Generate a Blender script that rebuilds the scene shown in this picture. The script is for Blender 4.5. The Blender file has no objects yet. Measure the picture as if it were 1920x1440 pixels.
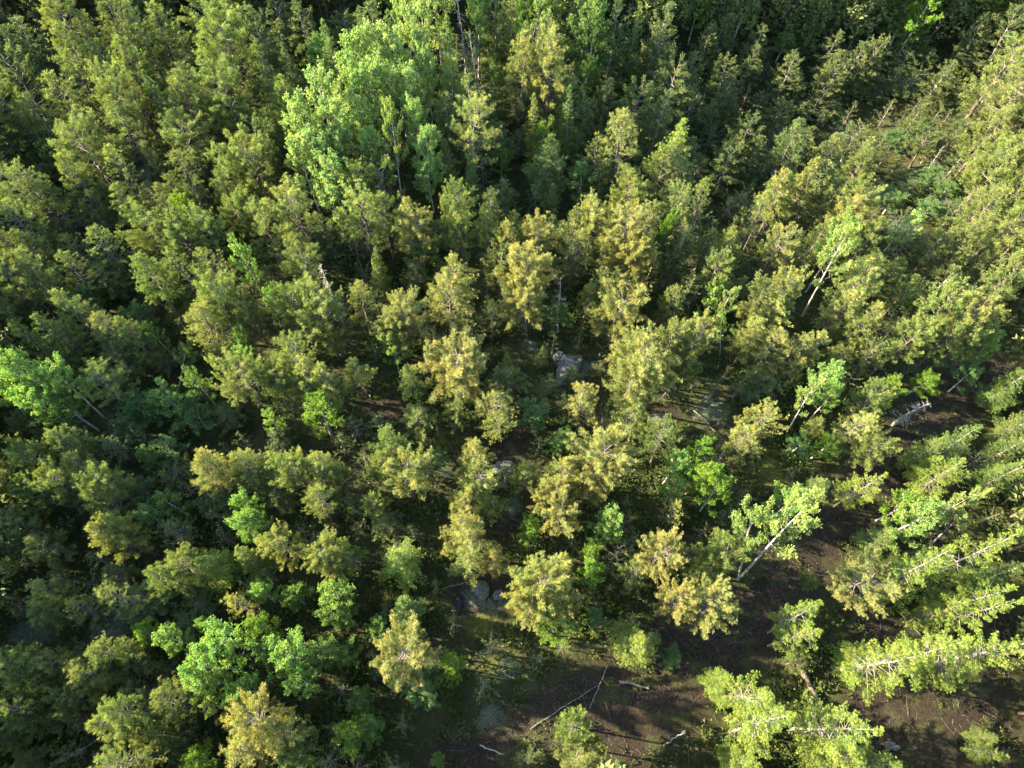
import bpy, math, random
import numpy as np
from mathutils import Vector, Matrix

SC = bpy.context.scene
COL = SC.collection
rad = math.radians
rng = np.random.default_rng(7)
random.seed(7)

# ------------------------------------------------------------------ camera
CAM_H = 62.0
FPX = 1331.0                      # focal length in photo pixels (1920 wide)
R_CAM = Matrix.Rotation(rad(26.7), 3, 'X') @ Matrix.Rotation(rad(2.5), 3, 'Z')
cam_d = bpy.data.cameras.new('camera'); cam = bpy.data.objects.new('camera', cam_d)
COL.objects.link(cam)
cam.matrix_world = Matrix.Translation((0, 0, CAM_H)) @ R_CAM.to_4x4()
cam_d.sensor_width = 36; cam_d.lens = FPX / 1920 * 36
cam_d.clip_end = 3000; cam_d.clip_start = 0.5
SC.camera = cam

def at(u, v, z=0.0):
    """where the sight line of a photo pixel meets height z; also the depth there"""
    r = R_CAM @ Vector(((u - 960) / FPX, -(v - 720) / FPX, -1))
    t = (CAM_H - z) / -r.z
    return r.x * t, r.y * t, t

R_NP = np.array(R_CAM)
def project(P):
    q = (np.asarray(P, float) - np.array((0, 0, CAM_H))) @ R_NP
    d = -q[..., 2]
    return 960 + FPX * q[..., 0] / d, 720 - FPX * q[..., 1] / d, d

HX, HY, _ = at(1540, 190, 0)
def gz(x, y):
    """height of the forest floor"""
    x = np.asarray(x, float); y = np.asarray(y, float)
    return (0.35 * np.sin(x * .11 + 1.3) * np.cos(y * .09) + 0.22 * np.sin(x * .23 + y * .19)
            + 0.10 * np.sin(x * .61 - y * .47) + 0.07 * np.sin(y * .83 + x * .35)
            - 7.0 * np.exp(-((x - HX) ** 2 / 28 ** 2 + (y - HY) ** 2 / 20 ** 2)))     # hollow added to put the upper right in shade

def atg(u, v):
    z = 0.
    for _ in range(5): x, y, d = at(u, v, z); z = float(gz(x, y))
    return x, y, d

# ------------------------------------------------------------------ tags
def tag(o, label=None, cat=None, group=None, kind=None):
    if label: o['label'] = label
    if cat: o['category'] = cat
    if group: o['group'] = group
    if kind: o['kind'] = kind
    return o

def mesh_obj(name, me, parent=None, mat=None):
    o = bpy.data.objects.new(name, me); COL.objects.link(o)
    if parent: o.parent = parent
    if mat and not me.materials: me.materials.append(mat)
    return o

def make_mesh(name, V, F, mat, attrs=None, smooth=False):
    """F: (n,4) or (n,3) int array"""
    me = bpy.data.meshes.new(name)
    V = np.asarray(V, np.float32); F = np.asarray(F, np.int32)
    n, k = F.shape
    me.vertices.add(len(V)); me.vertices.foreach_set('co', V.ravel())
    me.loops.add(n * k); me.loops.foreach_set('vertex_index', F.ravel())
    me.polygons.add(n)
    me.polygons.foreach_set('loop_start', np.arange(0, n * k, k, dtype=np.int32))
    me.polygons.foreach_set('loop_total', np.full(n, k, np.int32))
    if smooth: me.polygons.foreach_set('use_smooth', np.ones(n, bool))
    me.update(calc_edges=True)
    for an, av in (attrs or {}).items():
        a = me.attributes.new(an, 'FLOAT', 'POINT'); a.data.foreach_set('value', np.asarray(av, np.float32))
    me.materials.append(mat)
    return me

# ------------------------------------------------------------------ materials
def new_mat(name):
    m = bpy.data.materials.new(name); m.use_nodes = True
    nt = m.node_tree; nt.nodes.clear()
    return m, nt, nt.nodes.new('ShaderNodeOutputMaterial')
def N(nt, t, **kw):
    n = nt.nodes.new(t)
    for k, v in kw.items(): setattr(n, k, v)
    return n
def math_n(nt, op, a, b=None):
    n = N(nt, 'ShaderNodeMath', operation=op)
    for i, s in enumerate((a, b)):
        if s is None: continue
        if isinstance(s, (int, float)): n.inputs[i].default_value = s
        else: nt.links.new(s, n.inputs[i])
    return n.outputs[0]
def mixc(nt, fac, a, b, blend='MIX'):
    n = N(nt, 'ShaderNodeMix', data_type='RGBA', blend_type=blend)
    for i, s in ((0, fac), (6, a), (7, b)):
        if isinstance(s, (int, float)): n.inputs[i].default_value = s
        elif isinstance(s, tuple): n.inputs[i].default_value = (*s, 1) if len(s) == 3 else s
        else: nt.links.new(s, n.inputs[i])
    return n.outputs[2]

def leaf_mat(name, old, young, transl=0.35, tcol=(1.1, 1.25, .5), use_obj=True):
    m, nt, out = new_mat(name)
    L = nt.links
    a1 = N(nt, 'ShaderNodeAttribute', attribute_name='tuft')
    a2 = N(nt, 'ShaderNodeAttribute', attribute_name='shoot')
    c = mixc(nt, a2.outputs['Fac'], old, young)
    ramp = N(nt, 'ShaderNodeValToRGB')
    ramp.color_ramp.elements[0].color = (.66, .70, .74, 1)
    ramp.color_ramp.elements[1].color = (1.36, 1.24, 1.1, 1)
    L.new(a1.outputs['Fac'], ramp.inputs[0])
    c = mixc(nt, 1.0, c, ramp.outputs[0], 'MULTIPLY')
    tcn = N(nt, 'ShaderNodeTexCoord'); nz = N(nt, 'ShaderNodeTexNoise')
    nz.inputs['Scale'].default_value = .75; nz.inputs['Detail'].default_value = 3
    L.new(tcn.outputs['Object'], nz.inputs['Vector'])
    r2 = N(nt, 'ShaderNodeValToRGB'); r2.color_ramp.elements[0].position = .35; r2.color_ramp.elements[1].position = .65
    r2.color_ramp.elements[0].color = (.74, .90, .95, 1); r2.color_ramp.elements[1].color = (1.24, 1.12, 1.0, 1)
    L.new(nz.outputs['Fac'], r2.inputs[0]); c = mixc(nt, 1.0, c, r2.outputs[0], 'MULTIPLY')
    if use_obj:
        oi = N(nt, 'ShaderNodeObjectInfo')
        c = mixc(nt, 1.0, c, oi.outputs['Color'], 'MULTIPLY')
    tc = mixc(nt, 1.0, c, tcol, 'MULTIPLY')
    d = N(nt, 'ShaderNodeBsdfPrincipled')
    d.inputs['Roughness'].default_value = .55
    d.inputs['Specular IOR Level'].default_value = .25
    t = N(nt, 'ShaderNodeBsdfTranslucent')
    L.new(c, d.inputs['Base Color']); L.new(tc, t.inputs['Color'])
    mx = N(nt, 'ShaderNodeMixShader'); mx.inputs[0].default_value = transl
    L.new(d.outputs[0], mx.inputs[1]); L.new(t.outputs[0], mx.inputs[2])
    L.new(mx.outputs[0], out.inputs[0])
    return m

def bark_mat(name, c1, c2, scale=6., zs=.3):
    m, nt, out = new_mat(name); L = nt.links
    tc = N(nt, 'ShaderNodeTexCoord')
    mp = N(nt, 'ShaderNodeMapping'); mp.inputs['Scale'].default_value = (1, 1, zs)
    L.new(tc.outputs['Object'], mp.inputs[0])
    no = N(nt, 'ShaderNodeTexNoise'); no.inputs['Scale'].default_value = scale; no.inputs['Detail'].default_value = 6
    L.new(mp.outputs[0], no.inputs['Vector'])
    r = N(nt, 'ShaderNodeValToRGB'); r.color_ramp.elements[0].position = .4; r.color_ramp.elements[1].position = .6
    L.new(no.outputs['Fac'], r.inputs[0])
    c = mixc(nt, r.outputs[0], c1, c2)
    d = N(nt, 'ShaderNodeBsdfPrincipled'); d.inputs['Roughness'].default_value = .85
    bp = N(nt, 'ShaderNodeBump'); bp.inputs['Distance'].default_value = .03
    L.new(no.outputs['Fac'], bp.inputs['Height']); L.new(bp.outputs[0], d.inputs['Normal'])
    L.new(c, d.inputs['Base Color']); L.new(d.outputs[0], out.inputs[0])
    return m

M_PINE = leaf_mat('pine_needles', (.085, .115, .042), (.215, .245, .092), .34)
M_SPRUCE = leaf_mat('spruce_needles', (.065, .110, .028), (.205, .270, .060), .30)
M_LEAF = leaf_mat('birch_leaves', (.080, .150, .038), (.205, .29, .095), .42)
M_SHRUB = leaf_mat('shrub_leaves', (.036, .062, .017), (.095, .125, .034), .3, use_obj=False)
M_PBARK = bark_mat('pine_bark', (.075, .055, .042), (.17, .105, .072))
M_SBARK = bark_mat('spruce_bark', (.12, .10, .08), (.28, .24, .19))
M_BBARK = bark_mat('birch_bark', (.16, .14, .12), (.62, .58, .50), 4., .5)
M_TWIG = bark_mat('grey_twigs', (.10, .085, .07), (.21, .18, .15))
M_PTWIG = bark_mat('pale_twigs', (.13, .11, .09), (.28, .24, .20))
M_DEAD = bark_mat('dead_wood', (.19, .17, .15), (.38, .35, .30))

def rock_mat():
    m, nt, out = new_mat('lichen_rock'); L = nt.links
    tc = N(nt, 'ShaderNodeTexCoord')
    n1 = N(nt, 'ShaderNodeTexNoise'); n1.inputs['Scale'].default_value = 5; n1.inputs['Detail'].default_value = 8
    n2 = N(nt, 'ShaderNodeTexNoise'); n2.inputs['Scale'].default_value = 1.6; n2.inputs['Detail'].default_value = 5
    for n in (n1, n2): L.new(tc.outputs['Object'], n.inputs['Vector'])
    r1 = N(nt, 'ShaderNodeValToRGB'); r1.color_ramp.elements[0].position = .42; r1.color_ramp.elements[1].position = .62
    r2 = N(nt, 'ShaderNodeValToRGB'); r2.color_ramp.elements[0].position = .52; r2.color_ramp.elements[1].position = .64
    L.new(n1.outputs['Fac'], r1.inputs[0]); L.new(n2.outputs['Fac'], r2.inputs[0])
    c = mixc(nt, r1.outputs[0], (.06, .06, .055), (.15, .15, .14))
    c = mixc(nt, r2.outputs[0], c, (.07, .085, .03))
    d = N(nt, 'ShaderNodeBsdfPrincipled'); d.inputs['Roughness'].default_value = .9
    bp = N(nt, 'ShaderNodeBump'); bp.inputs['Distance'].default_value = .1
    L.new(n1.outputs['Fac'], bp.inputs['Height']); L.new(bp.outputs[0], d.inputs['Normal'])
    L.new(c, d.inputs['Base Color']); L.new(d.outputs[0], out.inputs[0])
    return m
M_ROCK = rock_mat()

# ------------------------------------------------------------------ geometry helpers
def norm(a): return a / (np.linalg.norm(a, axis=-1, keepdims=True) + 1e-9)

def wood(name, tr, br, m1, m2):
    V = np.concatenate(tr.V + br.V); f1 = np.concatenate(tr.F); f2 = np.concatenate(br.F) + tr.n
    me = make_mesh(name, V, np.concatenate((f1, f2)), m1, smooth=True); me.materials.append(m2)
    me.polygons.foreach_set('material_index', np.concatenate((np.zeros(len(f1), np.int32), np.ones(len(f2), np.int32))))
    return me

class Tubes:
    def __init__(s, sides=5): s.V = []; s.F = []; s.n = 0; s.k = sides
    def add(s, pts, r0, r1, sides=None):
        k = sides or s.k
        P = np.asarray(pts, float); m = len(P)
        T = norm(np.gradient(P, axis=0))
        ref = np.array((0, 0, 1.)) if abs(T[0, 2]) < .8 else np.array((1., 0, 0))
        A = norm(np.cross(T, ref)); B = np.cross(T, A)
        r = np.linspace(r0, r1, m)[:, None, None] if np.isscalar(r0) else np.asarray(r0)[:, None, None]
        th = np.arange(k) * 2 * math.pi / k
        ring = P[:, None] + r * (A[:, None] * np.cos(th)[None, :, None] + B[:, None] * np.sin(th)[None, :, None])
        s.V.append(ring.reshape(-1, 3))
        i = np.arange(m - 1)[:, None] * k; j = np.arange(k)[None]; j2 = (j + 1) % k
        s.F.append((np.stack((i + j, i + j2, i + k + j2, i + k + j), -1).reshape(-1, 4)) + s.n)
        s.n += m * k
    def mesh(s, name, mat):
        return make_mesh(name, np.concatenate(s.V), np.concatenate(s.F), mat, smooth=True)

def blades(P, D, size, shoot, nb, width, spread, rg, droop=0.0):
    """nb thin needle sprays / leaves around each point P, aimed along D"""
    n = len(P)
    P = np.repeat(P, nb, 0); D = np.repeat(D, nb, 0); S = np.repeat(size, nb); sh = np.repeat(shoot, nb)
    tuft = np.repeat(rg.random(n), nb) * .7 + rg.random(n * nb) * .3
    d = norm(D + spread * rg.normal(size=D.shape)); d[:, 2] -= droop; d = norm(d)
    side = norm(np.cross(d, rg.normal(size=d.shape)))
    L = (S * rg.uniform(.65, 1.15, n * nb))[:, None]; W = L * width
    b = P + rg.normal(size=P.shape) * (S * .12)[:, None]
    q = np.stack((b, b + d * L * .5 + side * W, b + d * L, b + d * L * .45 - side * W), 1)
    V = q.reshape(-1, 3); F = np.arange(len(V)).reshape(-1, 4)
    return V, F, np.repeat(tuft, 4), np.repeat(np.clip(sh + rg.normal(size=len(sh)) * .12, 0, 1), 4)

def curve(p0, az, el0, el1, L, n=6, wob=.0, rg=None):
    """polyline leaving p0 at azimuth az whose pitch goes from el0 to el1"""
    el = np.linspace(el0, el1, n - 1)
    a = az + (np.cumsum(rg.normal(size=n - 1)) * wob if rg is not None else 0)
    st = np.stack((np.cos(el) * np.cos(a), np.cos(el) * np.sin(a), np.sin(el)), -1) * (L / (n - 1))
    return np.vstack((p0, p0 + np.cumsum(st, 0)))

def along(P, t):
    t = np.clip(np.asarray(t, float), 0, .9999) * (len(P) - 1); i = t.astype(int); f = (t - i)[..., None]
    return P[i] * (1 - f) + P[i + 1] * f

def lobes(rg, n=3, amp=.20):
    ph = rg.uniform(0, 6.28, n); k = rg.integers(1, 5, n)
    return lambda a, z: 1 + amp * sum(math.sin(k[i] * a + ph[i] + z * (i + 1) * 2.1) for i in range(n)) / n * 1.6

# ------------------------------------------------------------------ tree kinds (unit crown: built H tall, R wide)
def pine(seed, H=12., R=2.3, style='cone', nlimb=58, dense=1.0, blade=(.062, 20), zb=None):
    rg = np.random.default_rng(seed)
    tr = Tubes(7); br = Tubes(4)
    bend = rg.normal(size=2) * .25
    zt = np.linspace(0, 1, 9)
    Tp = np.stack((bend[0] * np.sin(zt * 2.4) * zt, bend[1] * np.sin(zt * 3.0) * zt, zt * H * .97), -1)
    tr.add(Tp, (.17 * (1 - zt) ** .8 + .012) * (H / 12), None)
    lob = lobes(rg)
    P, D, S, SH = [], [], [], []
    z0 = {'cone': .36, 'round': .45, 'open': .45, 'column': .26}[style] if zb is None else zb
    for i in range(nlimb):
        f = (i + rg.random() * .8) / nlimb                      # 0 crown base, 1 top
        z = z0 + (0.985 - z0) * f ** .92
        az = i * 2.39996 + rg.normal() * .35
        if style == 'cone': prof = (1 - f) ** .72 * .95 + .10 - .30 * math.exp(-f * 9)
        elif style == 'column': prof = (1 - f ** 2.2) * .78 + .10 - .2 * math.exp(-f * 9)
        elif style == 'round': prof = math.sqrt(max(0, 1 - (1.55 * (f - .36)) ** 2)) * .92 + .12
        else: prof = .55 + .5 * math.sin(f * 3.0)
        L = R * prof * lob(az, f) * rg.uniform(.82, 1.08)
        if style == 'open' and rg.random() < .18: continue
        L = max(L, .25)
        el0 = rad(-2 + 38 * f ** 1.5) + rg.normal() * .12; el1 = rad(28 + 42 * f) + rg.normal() * .12
        p0 = along(Tp, z / .985)
        C = curve(p0, az, el0, el1, L * 1.12, 6, .10, rg)
        br.add(C, .035 * (L / R) + .014, .006)
        nb = max(4, int(L * 5.6 * dense))
        ts = np.sort(rg.uniform(.30, 1., nb)); ts[-1] = 1.
        for t in ts:
            q = along(C, t)
            sl = (.22 + .34 * (1 - t)) * min(L, 2.2) * rg.uniform(.6, 1.1)
            sa = az + rg.choice((-1, 1)) * rg.uniform(.3, 1.15) * (1.15 - t)
            se = el1 * .7 + rg.uniform(.0, .55)
            sdir = np.array((math.cos(se) * math.cos(sa), math.cos(se) * math.sin(sa), math.sin(se)))
            m = max(2, int(sl / .13 * dense))
            tt = np.linspace(.15, 1, m)
            pts = q + sdir * (tt * sl)[:, None] + rg.normal(size=(m, 3)) * .07
            P.append(pts + rg.normal(size=(m, 3)) * .09); D.append(np.tile(sdir + np.array((0, 0, .55)), (m, 1)))
            S.append(np.full(m, .235) * (.8 + .35 * tt)); SH.append(np.clip((t - .25) * .45 + tt * .55, 0, 1))
            if rg.random() < .30: br.add(np.array((q, q + sdir * sl)), .009, .004, 3)
    # bare grey twigs under the crown
    for i in range(12):
        z = rg.uniform(z0 * .55, z0 + .12)
        C = curve(along(Tp, z), rg.uniform(0, 6.28), rg.uniform(-.3, .2), rg.uniform(-.2, .4), R * rg.uniform(.25, .6), 5, .25, rg)
        br.add(C, .02, .006)
        for k in range(3):
            q = along(C, rg.uniform(.4, .95)); br.add(curve(q, rg.uniform(0, 6.28), 0, .3, R * .18, 3, .2, rg), .009, .004, 3)
    P, D, S, SH = map(np.concatenate, (P, D, S, SH))
    V, F, tf, sh = blades(P, norm(D), S, SH, blade[1], blade[0], .70, rg)
    return wood('pine_trunk', tr, br, M_PBARK, M_TWIG), make_mesh('pine_crown', V, F, M_PINE, {'tuft': tf, 'shoot': sh}), H, R, .70

def spruce(seed, H=14., R=2.1, nwhorl=26, sparse=0., low=.12, bare=.3):
    rg = np.random.default_rng(seed)
    tr = Tubes(7); br = Tubes(4)
    Tp = np.array([(0, 0, z * H * .985) for z in np.linspace(0, 1, 8)]); Tp[:, :2] += rg.normal(size=(8, 2)) * .03
    tr.add(Tp, (.17 if bare < .35 else .125) * (1 - np.linspace(0, 1, 8)) ** .9 + .012, None)
    lob = lobes(rg, 3, .18)
    P, D, S, SH = [], [], [], []
    for w in range(nwhorl):
        f = w / (nwhorl - 1); z = low + (1 - low) * f
        nb = 6 if f < .8 else 5
        for b in range(nb):
            if rg.random() < sparse: continue
            az = b * 6.283 / nb + w * 1.1 + rg.normal() * .25
            L = (R * (1 - f) ** .82 + .16) * lob(az, f) * rg.uniform(.5, 1.25) * (.55 + .45 * min(1, f * 7))
            p0 = along(Tp, z + rg.normal() * .012)
            C = curve(p0, az, rad(-12 + 45 * f) + rg.normal() * .1, rad(8 + 40 * f), L, 6, .06, rg)
            br.add(C, .030 * (1 - f) + .012, .007)
            n = max(3, int(L / .24))
            for t in np.linspace(bare if f < .75 else .2, 1, n):
                q = along(C, t)
                for sgn in (-1, 1):
                    sl = min(.62, L * .36) * (1.12 - t * .75) * rg.uniform(.7, 1.1)
                    sa = az + sgn * rg.uniform(.65, 1.0)
                    sdir = np.array((math.cos(sa), math.sin(sa), rg.uniform(-.35, .12)))
                    m = max(1, int(sl / .14)); tt = np.linspace(.3, 1, m)
                    P.append(q + sdir * (tt * sl)[:, None] + rg.normal(size=(m, 3)) * .04)
                    D.append(np.tile(sdir, (m, 1))); S.append(np.full(m, .215))
                    SH.append(np.clip(.15 + .5 * t + .4 * tt, 0, 1) * rg.uniform(.5, 1.1))
    P.append(Tp[-1] + np.array([(0, 0, k * .1) for k in range(4)])); D.append(np.tile((0, 0, 1.), (4, 1))); S.append(np.full(4, .2)); SH.append(np.full(4, .9))
    for i in range(16):                                        # dead lower twigs
        z = rg.uniform(.05, max(.12, low + .08))
        br.add(curve(along(Tp, z), rg.uniform(0, 6.28), -.2, .1, R * rg.uniform(.2, .45), 4, .15, rg), .014, .005)
    P, D, S, SH = map(np.concatenate, (P, D, S, SH))
    V, F, tf, sh = blades(P, norm(D), S, SH, 14, .075, .42, rg, .16)
    return wood('spruce_trunk', tr, br, M_SBARK, M_PTWIG if bare > .35 else M_TWIG), make_mesh('spruce_crown', V, F, M_SPRUCE, {'tuft': tf, 'shoot': sh}), H, R, low + (1 - low) * .42

def broadleaf(seed, H=12., R=2.6, z0=.32, plume=.8, nlimb=20, lean=0., leaf=.145):
    rg = np.random.default_rng(seed)
    tr = Tubes(7); br = Tubes(4)
    zt = np.linspace(0, 1, 9); b = rg.normal(size=2) * .3
    Tp = np.stack((b[0] * np.sin(zt * 3) * zt, b[1] * np.sin(zt * 2.5) * zt, zt * H * .93), -1)
    tr.add(Tp, .15 * (1 - zt) ** .8 + .014, None)
    lob = lobes(rg, 3, .3)
    P, D, S, SH = [], [], [], []
    for i in range(nlimb):
        f = (i + rg.random()) / nlimb; z = z0 + (.96 - z0) * f; az = i * 2.39996 + rg.normal() * .3
        prof = math.sqrt(max(.02, 1 - (1.35 * (f - .30)) ** 2))
        L = max(.5, R * prof * lob(az, f) * rg.uniform(.8, 1.15)) * 1.15
        C = curve(along(Tp, z / .97), az, rad(18 + 40 * f), rad(52 + 25 * f), L, 6, .12, rg)
        br.add(C, .045 * (1 - f) + .018, .007)
        nb = int(5 + L * 4.2)
        for t in rg.uniform(.28, 1., nb):
            q = along(C, t)
            sa = az + rg.normal() * 1.1; se = rg.uniform(.25, 1.3) * plume
            sl = rg.uniform(.35, .95) * (1.2 - .5 * t)
            C2 = curve(q, sa, se * .6, se + .35, sl, 4, .2, rg)
            if rg.random() < .6: br.add(C2, .012, .004, 3)
            m = int(7 + sl * 11)
            tt = rg.uniform(.25, 1.05, m)
            pts = along(C2, tt) + rg.normal(size=(m, 3)) * .11
            P.append(pts); D.append(np.tile(norm(C2[-1] - C2[0]), (m, 1)) + rg.normal(size=(m, 3)) * .5)
            S.append(np.full(m, leaf)); SH.append(np.clip(tt * .6 + t * .4, 0, 1))
    P, D, S, SH = map(np.concatenate, (P, D, S, SH))
    V, F, tf, sh = blades(P, norm(D), S, SH, 5, .33, .8, rg)
    return wood('birch_trunk', tr, br, M_BBARK, M_TWIG), make_mesh('birch_crown', V, F, M_LEAF, {'tuft': tf, 'shoot': sh}), H, R, .66

def snag(seed, H=10., R=1.8, mat=None, droop=0.):
    rg = np.random.default_rng(seed)
    tr = Tubes(7); br = Tubes(4)
    zt = np.linspace(0, 1, 8)
    Tp = np.stack((.2 * np.sin(zt * 4), .2 * np.cos(zt * 3) - .2, zt * H), -1)
    tr.add(Tp, .15 * (1 - zt) ** .8 + .015, None)
    for i in range(46 if droop else 26):
        f = rg.uniform(.25, .98)
        L = R * (1.1 - f * .8) * rg.uniform(.5, 1.1)
        C = curve(along(Tp, f), rg.uniform(0, 6.28), rg.uniform(-.2, .5) - droop, rg.uniform(.2, .9) - droop * 1.6, L, 6, .3, rg)
        br.add(C, .034, .008)
        for k in range(6):
            q = along(C, rg.uniform(.3, 1)); br.add(curve(q, rg.uniform(0, 6.28), -droop, .7 - droop, L * .35, 4, .3, rg), .014, .005, 3)
    return wood('dead_trunk', tr, br, M_DEAD, M_DEAD), None, H, R, .6

LIGHT = [pine(61, dense=1.15, blade=(.13, 8), nlimb=52, zb=.12), pine(62, style='open', dense=1.15, blade=(.13, 8), nlimb=52, zb=.12), pine(63, style='column', R=1.9, dense=1.15, blade=(.13, 8), nlimb=52, zb=.12)]
SAP = pine(64, dense=.55, blade=(.20, 6), nlimb=26, zb=.1)[:2]; BUSH = pine(65, R=3.4, style='round', dense=.45, blade=(.22, 6), nlimb=26, zb=.05)[:2]
PINES = [pine(11), pine(12, nlimb=50), pine(13, style='column', R=1.9), pine(14, style='open', nlimb=50), pine(15, dense=1.15),
         pine(16, style='round'), pine(17, dense=.62, nlimb=44), pine(18, style='column', R=2.1, nlimb=50), pine(19, style='round', nlimb=46, dense=.8)]
ROUNDS = [pine(21, R=2.8, style='round', nlimb=66, dense=1.05), pine(22, R=2.7, style='round', nlimb=58), pine(23, R=2.8, style='open', nlimb=58, dense=1.1)]
SPRUCES = [spruce(31, nwhorl=24), spruce(32, R=1.9, nwhorl=27), spruce(33, sparse=.16)]
BARES = [spruce(34, H=16, R=2.4, nwhorl=23, sparse=.25, low=.26, bare=.45), spruce(35, H=16, R=2.2, nwhorl=21, sparse=.30, low=.3, bare=.5), spruce(36, H=16, R=2.6, nwhorl=27, sparse=.18, low=.2, bare=.4)]
BIRCHES = [broadleaf(41), broadleaf(42, R=2.3, plume=1.), broadleaf(43, z0=.4, R=2.5, nlimb=17), broadleaf(44, R=2.7, nlimb=24)]
LOOSE = [broadleaf(45, z0=.38, R=2.6, nlimb=12), broadleaf(46, z0=.42, R=2.5, nlimb=11, plume=.7)]
SNAGS = [snag(51), snag(52, R=1.4, droop=.45), snag(53, R=2.3)]

# code letter: variants, default height, crown tint, words, category
KINDS = {
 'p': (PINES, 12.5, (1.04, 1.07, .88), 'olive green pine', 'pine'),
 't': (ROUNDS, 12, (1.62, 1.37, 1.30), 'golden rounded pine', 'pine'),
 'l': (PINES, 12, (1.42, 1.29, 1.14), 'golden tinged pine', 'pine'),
 'k': (PINES, 10, (.74, .82, .86), 'dark green pine', 'pine'),  # dark needles; tint also lowered and blued to carry shade
 's': (SPRUCES, 13.5, (.85, .92, .95), 'deep green spruce', 'spruce'),
 'S': (SPRUCES, 13, (1.30, 1.22, .95), 'bright yellow-green spruce', 'spruce'),
 'B': (BARES, 16, (1.15, 1.12, .75), 'yellow-green spruce with pale bare trunk', 'spruce'),
 'b': (BIRCHES, 13, (1.22, 1.28, 1.10), 'pale leafed birch', 'birch'),
 'w': (LOOSE, 11.5, (1.45, 1.22, 1.25), 'loose birch showing white limbs', 'birch'),
 'g': (BIRCHES, 10, (.80, .88, .75), 'mid green broadleaf tree', 'broadleaf tree'),
 'v': (BIRCHES, 9.5, (1.0, 1.06, .50), 'vivid yellow-green broadleaf tree', 'broadleaf tree'),
 'c': (BIRCHES, 7, (.66, .78, .82), 'dull bluish green broadleaf tree', 'broadleaf tree'),
 'D': (SNAGS, 9, (1, 1, 1), 'bare grey dead tree', 'dead tree'),
}

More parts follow.
